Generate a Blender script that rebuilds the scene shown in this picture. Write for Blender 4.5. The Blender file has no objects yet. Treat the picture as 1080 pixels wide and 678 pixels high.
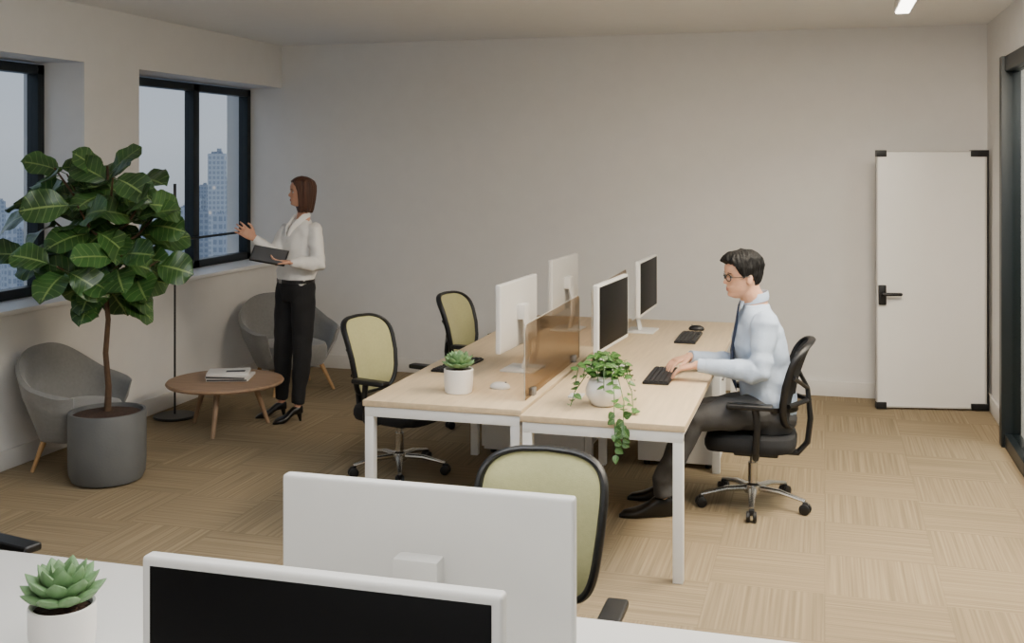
import bpy, bmesh, math, random
from mathutils import Vector, Matrix, noise
PI = math.pi
V = Vector
COL = bpy.context.scene.collection
# ---------------------------------------------------------------- camera numbers
FPX, HOR, H = 1160.0, 168.0, 1.9
YAW = math.atan(330/1160); CS, SN = math.cos(YAW), math.sin(YAW)
RT = V((CS, SN, 0)); FW = V((-SN, CS, 0)); UP = V((0, 0, 1))
def P(px, py, d):
    return RT*((px-540)/FPX*d) + FW*d + V((0, 0, H-(py-HOR)/FPX*d))
def lin(c):
    r = []
    for v in c:
        v /= 255.0
        r.append(v/12.92 if v <= .04045 else ((v+.055)/1.055)**2.4)
    return (r[0], r[1], r[2], 1)
# ---------------------------------------------------------------- materials
def nodes(m):
    m.use_nodes = True
    return m.node_tree.nodes, m.node_tree.links, m.node_tree.nodes['Principled BSDF']
def mat(name, rgb, rough=.5, metal=0, var=.06, nscale=8, bump=0, bscale=60, stretch=None, emit=None, es=0, sheen=0, spec=None, sss=0):
    m = bpy.data.materials.new(name); N, L, b = nodes(m)
    tc = N.new('ShaderNodeTexCoord'); mp = N.new('ShaderNodeMapping')
    L.new(tc.outputs['Object'], mp.inputs[0])
    if stretch: mp.inputs['Scale'].default_value = stretch
    n = N.new('ShaderNodeTexNoise'); n.inputs['Scale'].default_value = nscale; n.inputs['Detail'].default_value = 4
    L.new(mp.outputs[0], n.inputs['Vector'])
    cr = N.new('ShaderNodeValToRGB')
    c = lin(rgb)
    cr.color_ramp.elements[0].position = .3; cr.color_ramp.elements[1].position = .7
    cr.color_ramp.elements[0].color = tuple(max(0, v*(1-var)) for v in c[:3])+(1,)
    cr.color_ramp.elements[1].color = tuple(min(1, v*(1+var)) for v in c[:3])+(1,)
    L.new(n.outputs['Fac'], cr.inputs[0]); L.new(cr.outputs[0], b.inputs['Base Color'])
    b.inputs['Roughness'].default_value = rough; b.inputs['Metallic'].default_value = metal
    if sheen: b.inputs['Sheen Weight'].default_value = sheen
    if spec is not None: b.inputs['Specular IOR Level'].default_value = spec
    if sss:
        b.inputs['Subsurface Weight'].default_value = sss; b.inputs['Subsurface Radius'].default_value = (.012, .005, .003); b.inputs['Subsurface Scale'].default_value = 1
    if bump:
        n2 = N.new('ShaderNodeTexNoise'); n2.inputs['Scale'].default_value = bscale; n2.inputs['Detail'].default_value = 3
        L.new(mp.outputs[0], n2.inputs['Vector'])
        bp = N.new('ShaderNodeBump'); bp.inputs['Strength'].default_value = bump; bp.inputs['Distance'].default_value = .01
        L.new(n2.outputs['Fac'], bp.inputs['Height']); L.new(bp.outputs[0], b.inputs['Normal'])
    if emit:
        b.inputs['Emission Color'].default_value = lin(emit); b.inputs['Emission Strength'].default_value = es
    return m
def mth(N, L, op, a, b=None):
    n = N.new('ShaderNodeMath'); n.operation = op
    for i, v in enumerate((a, b)):
        if v is None: continue
        if isinstance(v, (int, float)): n.inputs[i].default_value = v
        else: L.new(v, n.inputs[i])
    return n.outputs[0]
def glass(name, rgb, refl=.35):
    m = bpy.data.materials.new(name); m.use_nodes = True; N, L = m.node_tree.nodes, m.node_tree.links; N.clear()
    o = N.new('ShaderNodeOutputMaterial'); t = N.new('ShaderNodeBsdfTransparent'); g = N.new('ShaderNodeBsdfGlossy')
    t.inputs[0].default_value = lin(rgb); g.inputs['Roughness'].default_value = .03
    lw = N.new('ShaderNodeLayerWeight'); lw.inputs[0].default_value = .5
    f = mth(N, L, 'ADD', mth(N, L, 'MULTIPLY', mth(N, L, 'POWER', lw.outputs['Facing'], 3.5), refl), .02)
    mx = N.new('ShaderNodeMixShader'); L.new(f, mx.inputs[0]); L.new(t.outputs[0], mx.inputs[1]); L.new(g.outputs[0], mx.inputs[2])
    L.new(mx.outputs[0], o.inputs[0]); return m
def carpet():
    m = bpy.data.materials.new('carpet_tiles'); N, L, b = nodes(m)
    tc = N.new('ShaderNodeTexCoord'); sp = N.new('ShaderNodeSeparateXYZ'); L.new(tc.outputs['Object'], sp.inputs[0])
    X, Y = sp.outputs[0], sp.outputs[1]; T = .5
    fx = mth(N, L, 'FLOOR', mth(N, L, 'DIVIDE', X, T)); fy = mth(N, L, 'FLOOR', mth(N, L, 'DIVIDE', Y, T))
    ck = mth(N, L, 'PINGPONG', mth(N, L, 'ADD', fx, fy), 1)
    def stripes(sx, sy):
        mp = N.new('ShaderNodeMapping'); mp.inputs['Scale'].default_value = (sx, sy, 1); L.new(tc.outputs['Object'], mp.inputs[0])
        n = N.new('ShaderNodeTexNoise'); n.inputs['Scale'].default_value = 1; n.inputs['Detail'].default_value = 2
        L.new(mp.outputs[0], n.inputs['Vector']); return n.outputs['Fac']
    a, c = stripes(76, .9), stripes(.9, 76)
    mx = N.new('ShaderNodeMix'); mx.data_type = 'FLOAT'; L.new(ck, mx.inputs[0]); L.new(a, mx.inputs[2]); L.new(c, mx.inputs[3])
    cb = N.new('ShaderNodeCombineXYZ'); L.new(fx, cb.inputs[0]); L.new(fy, cb.inputs[1])
    wn = N.new('ShaderNodeTexWhiteNoise'); wn.noise_dimensions = '2D'; L.new(cb.outputs[0], wn.inputs['Vector'])
    cr = N.new('ShaderNodeValToRGB'); cr.color_ramp.elements[0].position = .3; cr.color_ramp.elements[1].position = .7
    cr.color_ramp.elements[0].color = lin((124, 110, 88)); cr.color_ramp.elements[1].color = lin((151, 135, 109))
    L.new(mx.outputs[0], cr.inputs[0])
    val = mth(N, L, 'ADD', mth(N, L, 'MULTIPLY', wn.outputs['Value'], .07), .965)
    ex = mth(N, L, 'PINGPONG', mth(N, L, 'DIVIDE', X, T), .5); ey = mth(N, L, 'PINGPONG', mth(N, L, 'DIVIDE', Y, T), .5)
    seam = mth(N, L, 'GREATER_THAN', mth(N, L, 'MINIMUM', mth(N, L, 'ABSOLUTE', ex), mth(N, L, 'ABSOLUTE', ey)), .007)
    val = mth(N, L, 'MULTIPLY', val, mth(N, L, 'ADD', mth(N, L, 'MULTIPLY', seam, .09), .91))
    vm = N.new('ShaderNodeVectorMath'); vm.operation = 'SCALE'; L.new(cr.outputs[0], vm.inputs[0]); L.new(val, vm.inputs['Scale'])
    L.new(vm.outputs[0], b.inputs['Base Color']); b.inputs['Roughness'].default_value = .95
    b.inputs['Specular IOR Level'].default_value = .1
    bp = N.new('ShaderNodeBump'); bp.inputs['Strength'].default_value = .15; bp.inputs['Distance'].default_value = .005
    L.new(mx.outputs[0], bp.inputs['Height']); L.new(bp.outputs[0], b.inputs['Normal'])
    return m
def leafmat(name, rgb, vein, k=7, rough=.38):
    m = bpy.data.materials.new(name); N, L, b = nodes(m)
    uv = N.new('ShaderNodeUVMap'); sp = N.new('ShaderNodeSeparateXYZ'); L.new(uv.outputs[0], sp.inputs[0])
    au = mth(N, L, 'ABSOLUTE', mth(N, L, 'SUBTRACT', sp.outputs[0], .5)); au = mth(N, L, 'MULTIPLY', au, 2)
    mid = mth(N, L, 'LESS_THAN', au, .06)
    ph = mth(N, L, 'FRACT', mth(N, L, 'SUBTRACT', mth(N, L, 'MULTIPLY', sp.outputs[1], k), mth(N, L, 'MULTIPLY', au, 1.1)))
    side = mth(N, L, 'MULTIPLY', mth(N, L, 'LESS_THAN', ph, .12), .5)
    v = mth(N, L, 'MAXIMUM', mid, side)
    tc = N.new('ShaderNodeTexCoord'); n = N.new('ShaderNodeTexNoise'); n.inputs['Scale'].default_value = 5; L.new(tc.outputs['Object'], n.inputs['Vector'])
    cr = N.new('ShaderNodeValToRGB'); c = lin(rgb)
    cr.color_ramp.elements[0].position = .35; cr.color_ramp.elements[1].position = .65
    cr.color_ramp.elements[0].color = tuple(x*.65 for x in c[:3])+(1,); cr.color_ramp.elements[1].color = tuple(x*1.35 for x in c[:3])+(1,)
    L.new(n.outputs['Fac'], cr.inputs[0])
    mx = N.new('ShaderNodeMix'); mx.data_type = 'RGBA'; L.new(v, mx.inputs[0]); L.new(cr.outputs[0], mx.inputs[6]); mx.inputs[7].default_value = lin(vein)
    L.new(mx.outputs[2], b.inputs['Base Color']); b.inputs['Roughness'].default_value = rough
    bp = N.new('ShaderNodeBump'); bp.inputs['Strength'].default_value = .35; bp.inputs['Distance'].default_value = .004; bp.invert = True
    L.new(v, bp.inputs['Height']); L.new(bp.outputs[0], b.inputs['Normal'])
    return m
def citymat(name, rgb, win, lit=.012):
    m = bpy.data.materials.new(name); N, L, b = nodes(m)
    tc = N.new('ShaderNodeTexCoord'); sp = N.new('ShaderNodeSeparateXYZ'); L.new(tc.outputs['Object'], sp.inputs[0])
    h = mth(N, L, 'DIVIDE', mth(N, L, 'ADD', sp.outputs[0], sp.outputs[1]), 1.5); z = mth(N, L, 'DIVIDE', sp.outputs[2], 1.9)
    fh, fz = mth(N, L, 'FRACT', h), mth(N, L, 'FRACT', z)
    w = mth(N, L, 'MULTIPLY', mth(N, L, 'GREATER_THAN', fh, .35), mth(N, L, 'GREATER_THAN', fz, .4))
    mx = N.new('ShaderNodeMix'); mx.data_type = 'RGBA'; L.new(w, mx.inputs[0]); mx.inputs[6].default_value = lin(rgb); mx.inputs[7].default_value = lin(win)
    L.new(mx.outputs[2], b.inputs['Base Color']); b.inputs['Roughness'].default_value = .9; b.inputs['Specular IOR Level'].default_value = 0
    cb = N.new('ShaderNodeCombineXYZ'); L.new(mth(N, L, 'FLOOR', h), cb.inputs[0]); L.new(mth(N, L, 'FLOOR', z), cb.inputs[1])
    wn = N.new('ShaderNodeTexWhiteNoise'); wn.noise_dimensions = '2D'; L.new(cb.outputs[0], wn.inputs['Vector'])
    l = mth(N, L, 'MULTIPLY', w, mth(N, L, 'LESS_THAN', wn.outputs['Value'], lit))
    b.inputs['Emission Color'].default_value = lin((255, 230, 195)); L.new(mth(N, L, 'MULTIPLY', l, .4), b.inputs['Emission Strength'])
    return m
M = dict(
    wall=mat('painted_wall', (218, 216, 213), .9, var=.015, bump=.03, bscale=120),
    ceil=mat('painted_ceiling', (232, 232, 232), .95, var=.01),
    trim=mat('trim_paint', (214, 211, 206), .6, var=.02),
    sill=mat('sill_paint', (228, 227, 225), .4, var=.02),
    frame=mat('dark_window_aluminium', (24, 32, 36), .4, .3),
    glass=glass('window_glass', (246, 247, 247), .15),
    pglass=glass('partition_glass', (236, 240, 240), .15),
    dglass=glass('smoky_divider_glass', (219, 209, 196), .2),
    carpet=carpet(),
    oak=mat('pale_oak', (206, 184, 150), .45, var=.08, nscale=3, stretch=(14, 1, 14), bump=.03, bscale=12),
    white=mat('white_powder_coat', (230, 230, 228), .35, var=.015),
    whitetop=mat('white_laminate', (212, 211, 208), .4, var=.01),
    plastic=mat('white_plastic', (210, 209, 205), .45, var=.02),
    screen=mat('black_screen', (4, 4, 5), .5, var=.1, spec=.15),
    black=mat('black_plastic', (13, 13, 15), .45, var=.15),
    keys=mat('key_caps', (26, 26, 29), .5, var=.1),
    mesh=mat('black_mesh_fabric', (20, 21, 24), .8, var=.2, nscale=200, bump=.3, bscale=400),
    green=mat('pale_olive_fabric', (178, 175, 126), .85, var=.04, nscale=60, bump=.15, bscale=300, sheen=.2),
    chrome=mat('polished_aluminium', (190, 188, 184), .22, .95),
    grey=mat('grey_felt_fabric', (124, 124, 123), .95, var=.06, nscale=50, bump=.2, bscale=200, sheen=.3),
    legwood=mat('leg_wood', (176, 138, 92), .5, var=.1, stretch=(10, 10, 1)),
    tablewood=mat('walnut_table', (150, 122, 96), .5, var=.14, nscale=4, stretch=(1, 9, 1)),
    pot=mat('grey_stone_pot', (90, 92, 93), .6, var=.06, bump=.1, bscale=80),
    soil=mat('dark_soil', (58, 38, 26), .95, var=.4, nscale=60, bump=.8, bscale=120),
    bark=mat('brown_bark', (78, 58, 40), .85, var=.2, nscale=30, bump=.4, bscale=60),
    fig=leafmat('fig_leaf', (50, 84, 40), (118, 140, 80), 7, .32),
    ivy=leafmat('ivy_leaf', (58, 98, 38), (112, 142, 76), 4),
    succ=mat('succulent_leaf', (104, 138, 92), .5, var=.15, nscale=20),
    ceramic=mat('white_ceramic', (226, 223, 218), .3, var=.02),
    board=mat('whiteboard_enamel', (230, 229, 226), .35, var=.01),
    pale=mat('pale_frame_paint', (196, 194, 190), .5, var=.01),
    alu=mat('satin_aluminium', (150, 150, 150), .4, .7),
    edge=mat('glass_edge', (168, 164, 154), .3, var=.02),
    skin=mat('skin_warm', (204, 154, 128), .5, var=.05, nscale=30, sss=.15, spec=.35),
    skin2=mat('skin_light', (208, 160, 132), .5, var=.05, nscale=30, sss=.15, spec=.35),
    lips=mat('lips', (168, 88, 82), .5), lips2=mat('lips_muted', (180, 118, 102), .5),
    eye=mat('eye_white', (205, 200, 194), .3), iris=mat('eye_iris', (34, 22, 16), .2),
    hairb=mat('black_hair', (9, 8, 8), .6, var=.5, nscale=30, stretch=(1, 1, .3), bump=.8, bscale=90, spec=.3),
    hairw=mat('brown_hair', (74, 46, 33), .5, var=.5, nscale=45, stretch=(1, 1, .07), bump=.9, bscale=110, spec=.35),
    shirtw=mat('white_blouse', (230, 228, 224), .8, var=.01, bump=.55, bscale=15),
    shirtb=mat('light_blue_shirt', (176, 192, 214), .8, var=.01, bump=.55, bscale=15),
    trb=mat('black_trouser', (20, 20, 22), .85, var=.1, bump=.4, bscale=14),
    trg=mat('charcoal_trouser', (64, 64, 65), .85, var=.06, bump=.5, bscale=14),
    shoe=mat('black_leather', (14, 13, 13), .3, var=.1),
    tie=mat('navy_tie', (40, 54, 80), .6, var=.1, nscale=60),
    tablet=mat('tablet_glass', (84, 86, 90), .25, var=.05),
    paper=mat('magazine_cover', (214, 212, 208), .5, var=.03), paperd=mat('magazine_dark', (40, 42, 46), .5, var=.1),
    light=mat('light_diffuser', (255, 250, 240), .5, emit=(255, 248, 236), es=9),
    corr=mat('corridor_wall', (200, 196, 188), .9, var=.02),
)
# ---------------------------------------------------------------- mesh builder
class MB:
    def __init__(s): s.bm = bmesh.new(); s.uv = s.bm.loops.layers.uv.verify()
    def merge(s, t, Mx=None):
        if Mx is not None: t.transform(Mx)
        me = bpy.data.meshes.new('tmp'); t.to_mesh(me); t.free(); s.bm.from_mesh(me); bpy.data.meshes.remove(me)
    def box(s, c, d, bev=0, seg=2, rot=None):
        t = bmesh.new(); bmesh.ops.create_cube(t, size=1)
        bmesh.ops.scale(t, vec=d, verts=t.verts)
        if bev: bmesh.ops.bevel(t, geom=t.edges[:], offset=bev, segments=seg, affect='EDGES', profile=.6)
        Mx = Matrix.Translation(c)
        if rot is not None: Mx = Mx @ rot
        s.merge(t, Mx); return s
    def ring(s, pts): return [s.bm.verts.new(p) for p in pts]
    def loft(s, rings, cap=True, closed=True):
        R = [s.ring(r) for r in rings]; n = len(R[0])
        for a, b in zip(R, R[1:]):
            for i in range(n if closed else n-1):
                j = (i+1) % n
                try: s.bm.faces.new((a[i], a[j], b[j], b[i]))
                except ValueError: pass
        if cap:
            for r, fl in ((R[0], True), (R[-1], False)):
                c = V((0, 0, 0))
                for v in r: c += v.co
                cv = s.bm.verts.new(c/len(r))
                for i in range(n):
                    j = (i+1) % n
                    s.bm.faces.new((cv, r[j], r[i]) if fl else (cv, r[i], r[j]))
        return s
    def tube(s, pts, r, n=10, flat=1.0, nrm=None, roundcap=False):
        pts = [V(p) for p in pts]
        if not hasattr(r, '__len__'): r = [r]*len(pts)
        r = list(r)
        if roundcap:
            a, b = pts[0], pts[-1]; da = (pts[0]-pts[1]).normalized(); db = (pts[-1]-pts[-2]).normalized()
            ra, rb = r[0], r[-1]
            pts = [a+da*ra*.92, a+da*ra*.6]+pts+[b+db*rb*.6, b+db*rb*.92]; r = [ra*.38, ra*.8]+r+[rb*.8, rb*.38]
        t0 = (pts[1]-pts[0]).normalized()
        u = V(nrm) if nrm is not None else (V((0, 0, 1)) if abs(t0.z) < .9 else V((1, 0, 0)))
        rings = []
        for i, p in enumerate(pts):
            a = pts[max(0, i-1)]; b = pts[min(len(pts)-1, i+1)]; t = (b-a).normalized()
            u = (u-t*u.dot(t)).normalized(); w = t.cross(u)
            rings.append([p+(w*math.cos(2*PI*k/n)+u*math.sin(2*PI*k/n)*flat)*r[i] for k in range(n)])
        return s.loft(rings)
    def cyl(s, a, b, r0, r1=None, n=20): return s.tube([a, b], [r0, r0 if r1 is None else r1], n)
    def lathe(s, prof, c=(0, 0, 0), n=36):
        c = V(c); return s.loft([[c+V((max(r, .0004)*math.cos(2*PI*k/n), max(r, .0004)*math.sin(2*PI*k/n), z)) for k in range(n)] for r, z in prof])
    def ell(s, c, r, Mx=None, u=20, v=12):
        t = bmesh.new(); bmesh.ops.create_uvsphere(t, u_segments=u, v_segments=v, radius=1); bmesh.ops.scale(t, vec=r, verts=t.verts)
        s.merge(t, Matrix.Translation(c) @ (Mx if Mx is not None else Matrix())); return s
    def leaf(s, base, d, up, L, W, droop=.3, fold=.15, nu=4, nv=7, shape=1.3, pw=.75, wav=.0):
        d = V(d).normalized(); side = d.cross(V(up))
        if side.length < .05: side = d.cross(V((1, 0, 0)))
        side.normalize(); n = side.cross(d).normalized(); g = []; ph = base[0]*37+base[2]*19
        for j in range(nv+1):
            t = j/nv; w = W*.5*max(.02, math.sin(PI*min(1, t**shape)))**pw if 0 < t < 1 else W*.02
            row = []
            for i in range(-nu//2, nu//2+1):
                q = i/(nu/2)
                p = V(base)+d*(L*t*(1-.12*droop*t))+side*(q*w)+n*(abs(q)*w*fold*2-droop*L*t*t+wav*math.sin(t*13+q*2+ph)*abs(q))
                row.append((s.bm.verts.new(p), (q*.5+.5, t)))
            g.append(row)
        for j in range(nv):
            for i in range(len(g[0])-1):
                q = (g[j][i], g[j][i+1], g[j+1][i+1], g[j+1][i]); f = s.bm.faces.new([x[0] for x in q])
                for lp, x in zip(f.loops, q): lp[s.uv].uv = x[1]
        return s
    def build(s, name, m, parent=None, origin=None, ang=35):
        if origin is not None: bmesh.ops.translate(s.bm, vec=-V(origin), verts=s.bm.verts)
        bmesh.ops.recalc_face_normals(s.bm, faces=s.bm.faces[:])
        me = bpy.data.meshes.new(name); s.bm.to_mesh(me); s.bm.free(); me.materials.append(m)
        me.shade_smooth(); me.set_sharp_from_angle(angle=math.radians(ang))
        o = bpy.data.objects.new(name, me); COL.objects.link(o)
        if parent is not None: o.parent = parent
        return o
def tag(o, label, cat, group=None, kind=None):
    o['label'] = label; o['category'] = cat
    if group: o['group'] = group
    if kind: o['kind'] = kind
    return o
def thing(name, label, cat, loc=(0, 0, 0), rz=0, group=None):
    o = bpy.data.objects.new(name, None); o.empty_display_size = .1; COL.objects.link(o)
    o.location = loc; o.rotation_euler = (0, 0, rz); return tag(o, label, cat, group)
def struct(name, mb, m, label=None, parent=None):
    o = mb.build(name, m, parent)
    if parent is None: o['kind'] = 'structure'
    if label: o['label'] = label
    return o
def bx(x0, x1, y0, y1, z0, z1, mb=None, bev=0):
    mb = mb or MB(); return mb.box(((x0+x1)/2, (y0+y1)/2, (z0+z1)/2), (abs(x1-x0), abs(y1-y0), abs(z1-z0)), bev)
# ---------------------------------------------------------------- room shell
XL, XR, YB, ZC = -4.83, 1.21, 9.2, 2.95
YF = -1.6; XG = -5.18
struct('floor', bx(-5.3, 3.4, YF-.2, YB+.2, -.12, 0), M['carpet'], 'tan and beige carpet tiles laid quarter turned')
struct('ceiling', bx(-5.3, 3.4, YF-.2, YB+.2, ZC, ZC+.15), M['ceil'], 'plain pale grey plastered ceiling')
struct('wall_back', bx(-5.4, 3.4, YB, YB+.2, -.1, ZC), M['wall'], 'large blank pale back wall')
struct('wall_front', bx(-5.4, 3.4, YF-.2, YF, -.1, ZC), M['wall'])
w = MB()
bx(-5.32, XL, YF, YB, 0, .945, w); bx(-5.32, XL, YF, YB, 2.56, ZC, w)
bx(-5.32, XL, 6.38, 7.0, .945, 2.56, w); bx(-5.32, XL, 3.9, 4.5, .945, 2.56, w); bx(-5.32, XL, YF, 1.6, .945, 2.56, w)
bx(-5.32, XG+.02, 7.0, 7.36, .945, 2.56, w)
struct('wall_left', w, M['wall'], 'window wall with deep recesses, pier and bulkhead')
w = MB(); bx(XR, XR+.14, 7.96, YB, 0, ZC, w); bx(XR, XR+.14, YF, 7.96, 2.58, ZC, w)
struct('wall_right', w, M['wall'])
struct('wall_corridor', bx(3.2, 3.4, YF, YB, 0, ZC), M['corr'])
def baseb(name, a, b, nrm):
    mb = MB(); a = V(a); b = V(b); n = V(nrm); m_ = (a+b)/2
    if abs(n.x) > 0: mb.box((m_.x+n.x*.008, m_.y, .06), (.016, (b-a).length, .12), .003)
    else: mb.box((m_.x, m_.y+n.y*.008, .06), ((b-a).length, .016, .12), .003)
    struct(name, mb, M['trim'])
baseb('baseboard_back', (XL, YB, 0), (XR, YB, 0), (0, -1, 0)); baseb('baseboard_left', (XL, YF, 0), (XL, YB-.02, 0), (1, 0, 0)); baseb('baseboard_right', (XR, 7.98, 0), (XR, YB-.02, 0), (-1, 0, 0))
for i, (a, b) in enumerate(((4.5, 6.38), (7.0, YB), (1.6, 3.9))):
    struct('trim_%d' % (i+1), bx(XG-.02, XL+.035, a, b-.002, .945, .975, None, .004), M['sill'], 'white window sill board')
def window(idx, y0, y1, muls, label):
    mb = MB(); z0, z1 = .975, 2.545; t = .065
    bx(XG-.06, XG+.03, y0, y0+t, z0, z1, mb, .004); bx(XG-.06, XG+.03, y1-t, y1, z0, z1, mb, .004)
    bx(XG-.06, XG+.03, y0, y1, z0, z0+t, mb, .004); bx(XG-.06, XG+.03, y0, y1, z1-t, z1, mb, .004)
    for m_ in muls: bx(XG-.06, XG+.03, m_-.045, m_+.045, z0, z1, mb, .004)
    fr = struct('window_%d' % idx, mb, M['frame'], label)
    ed = [y0+t]+list(muls)+[y1-t]
    for a, b in zip(ed, ed[1:]):
        bx(XG-.018, XG-.012, a, b, z0+t, z1-t).build('window_pane', M['glass'], fr)
    r = MB(); r.cyl((XG+.05, y0+.03, 1.235), (XG+.05, y1-.03, 1.235), .011)
    for yy in ed: r.cyl((XG+.02, min(max(yy, y0+.05), y1-.05), 1.235), (XG+.05, min(max(yy, y0+.05), y1-.05), 1.235), .009)
    r.build('guard_rail', M['frame'], fr)
window(1, 4.5, 6.38, [5.44], 'dark framed window behind the fig tree')
window(2, 7.36, 9.2, [8.28], 'dark framed two pane window behind the standing woman')
window(3, 1.6, 3.9, [2.75], 'dark framed window outside the left of the view')
# right glazed partition
mb = MB(); bx(1.12, 1.24, 7.86, 7.96, 0, 2.58, mb, .004); bx(1.14, 1.24, YF, 7.9, 2.48, 2.58, mb, .004); bx(1.14, 1.24, YF, 7.9, 0, .09, mb, .004)
for y in (6.3, 4.7, 3.1, 1.5, 0): bx(1.14, 1.24, y-.04, y+.04, 0, 2.58, mb, .004)
pt = struct('window_4', mb, M['frame'], 'black framed glass partition along the right side')
for a, b in ((-1.6, 0), (0, 1.5), (1.5, 3.1), (3.1, 4.7), (4.7, 6.3), (6.3, 7.86)):
    bx(1.185, 1.195, a, b, .09, 2.48).build('window_pane', M['pglass'], pt)
# ---------------------------------------------------------------- ceiling light
t = thing('ceiling_light', 'slim linear ceiling light near the right end of the back wall', 'ceiling light', (.50, 6.9, ZC))
MB().box((0, 0, -.03), (.105, 1.9, .06), .004).build('housing', M['white'], t)
MB().box((0, 0, -.064), (.085, 1.86, .012), .003).build('diffuser', M['light'], t)
# ---------------------------------------------------------------- monitor
def monitor(label, loc, rz, group):
    t = thing('monitor', label, 'monitor', loc, rz, group)     # screen faces local +x
    W, Z0, Z1 = .645, .135, .51; zc = (Z0+Z1)/2
    MB().box((-.006, 0, zc), (.032, W, Z1-Z0), .009, 4).build('housing', M['plastic'], t)
    MB().box((.0095, 0, zc+.003), (.003, W-.034, Z1-Z0-.036), .001).build('screen', M['screen'], t)
    n = MB()
    n.box((-.044, 0, .33), (.05, .1, .085), .01)
    n.tube([(-.055, 0, .33), (-.075, 0, .22), (-.07, 0, .1), (-.05, 0, .012)], [.05, .047, .047, .05], 16, flat=.22, nrm=(1, 0, 0))
    n.build('stand_neck', M['plastic'], t)
    MB().box((-.04, 0, .006), (.2, .23, .012), .005).build('stand_base', M['plastic'], t)
    return t
TZ = .71
def mon_from(a, b, faceright, label, z, group):
    a = V((a[0], a[1], z)); b = V((b[0], b[1], z)); c = (a+b)/2; d = (b-a).normalized()
    n = V((d.y, -d.x, 0)) if faceright else V((-d.y, d.x, 0))
    return monitor(label, c, math.atan2(n.y, n.x), group)
G = 'desktop monitors'
mon_from((-1.704, 5.7), (-1.669, 6.33), False, 'white monitor seen from behind, beside the near potted succulent on the oak desk', TZ, G)
mon_from((-1.785, 7.2), (-1.75, 7.83), False, 'white monitor seen from behind at the far end of the oak desks', TZ, G)
mon_from((-1.185, 5.84), (-1.135, 6.48), True, 'white rimmed monitor with black screen facing the seated man', TZ, G)
mon_from((-1.19, 7.25), (-1.17, 7.89), True, 'white rimmed black screen monitor behind the seated man\'s monitor', TZ, G)
mon_from((-1.13, 1.65), (-.48, 1.65), True, 'large monitor in the foreground with black screen turned to the viewer', TZ, G)
mon_from((-1.13, 2.17), (-.48, 2.17), False, 'large white monitor back in the foreground in front of the green chair', TZ, G)
# ---------------------------------------------------------------- desks
def desk(label, x0, x1, y0, y1, legy):
    t = thing('bench_desk', label, 'desk', ((x0+x1)/2, (y0+y1)/2, 0)); o = t.location.copy()
    bx(x0, x1, y0, y1, TZ-.03, TZ, None, .003).build('tabletop', M['oak'], t, o)
    f = MB()
    for y in legy: bx(x0+.01, x1-.01, y-.025, y+.025, TZ-.08, TZ-.031, f, .003)
    for x in (x0+.04, x1-.04): bx(x-.02, x+.02, legy[0], legy[-1], TZ-.075, TZ-.031, f, .003)
    f.build('frame', M['white'], t, o)
    for y in legy:
        for x in (x0+.033, x1-.033):
            bx(x-.023, x+.023, y-.024, y+.024, .0, TZ-.06, None, .003).build('leg', M['white'], t, o)
    return t
desk('left long oak topped desk with white square legs under the monitor backs', -2.2, -1.385, 5.03, 8.15, (5.06, 6.75, 8.1))
desk('right long oak topped desk with white square legs, where the man types', -1.365, -.6, 4.93, 8.15, (4.96, 6.75, 8.1))
def pedestal(label, x0, x1, y0, y1):
    t = thing('drawer_pedestal', label, 'drawer unit', ((x0+x1)/2, (y0+y1)/2, 0)); o = t.location.copy()
    bx(x0, x1, y0, y1, .03, .56, None, .004).build('body', M['white'], t, o)
    sx = x1 if x0 > -1.3 else x0; dz = .165; sg = 1 if sx == x1 else -1
    for k in range(3):
        d = bx(sx, sx+sg*.018, y0+.01, y1-.01, .045+k*(dz+.006), .045+k*(dz+.006)+dz, None, .003).build('drawer', M['white'], t, o)
        MB().box((sx+sg*.024, (y0+y1)/2, .045+k*(dz+.006)+dz*.8), (.012, .12, .012), .002).build('handle', M['alu'], d, o)
    for x in (x0+.05, x1-.05):
        for y in (y0+.05, y1-.05): MB().cyl((x, y, 0), (x, y, .03), .02).build('foot', M['black'], t, o)
pedestal('white drawer pedestal under the left oak desk', -2.12, -1.46, 6.79, 7.25)
pedestal('white drawer pedestal under the right oak desk behind the seated man\'s legs', -1.12, -.64, 6.80, 7.3)
# foreground desk
t = thing('white_desk', 'large white desk in the foreground carrying two back to back monitors', 'desk', (-1.2, 1.9, 0)); o = t.location.copy()
bx(-2.5, .1, 1.0, 2.8, TZ-.03, TZ, None, .003).build('tabletop', M['whitetop'], t, o)
f = MB(); bx(-2.44, .04, 2.68, 2.72, TZ-.08, TZ-.031, f); bx(-2.44, .04, 1.08, 1.12, TZ-.08, TZ-.031, f)
bx(-2.44, -2.4, 1.08, 2.72, TZ-.078, TZ-.033, f); bx(0, .04, 1.08, 2.72, TZ-.078, TZ-.033, f); f.build('frame', M['white'], t, o)
for x in (-2.42, .02):
    for y in (1.1, 2.7): bx(x-.025, x+.025, y-.025, y+.025, 0, TZ-.06, None, .003).build('leg', M['white'], t, o)
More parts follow.
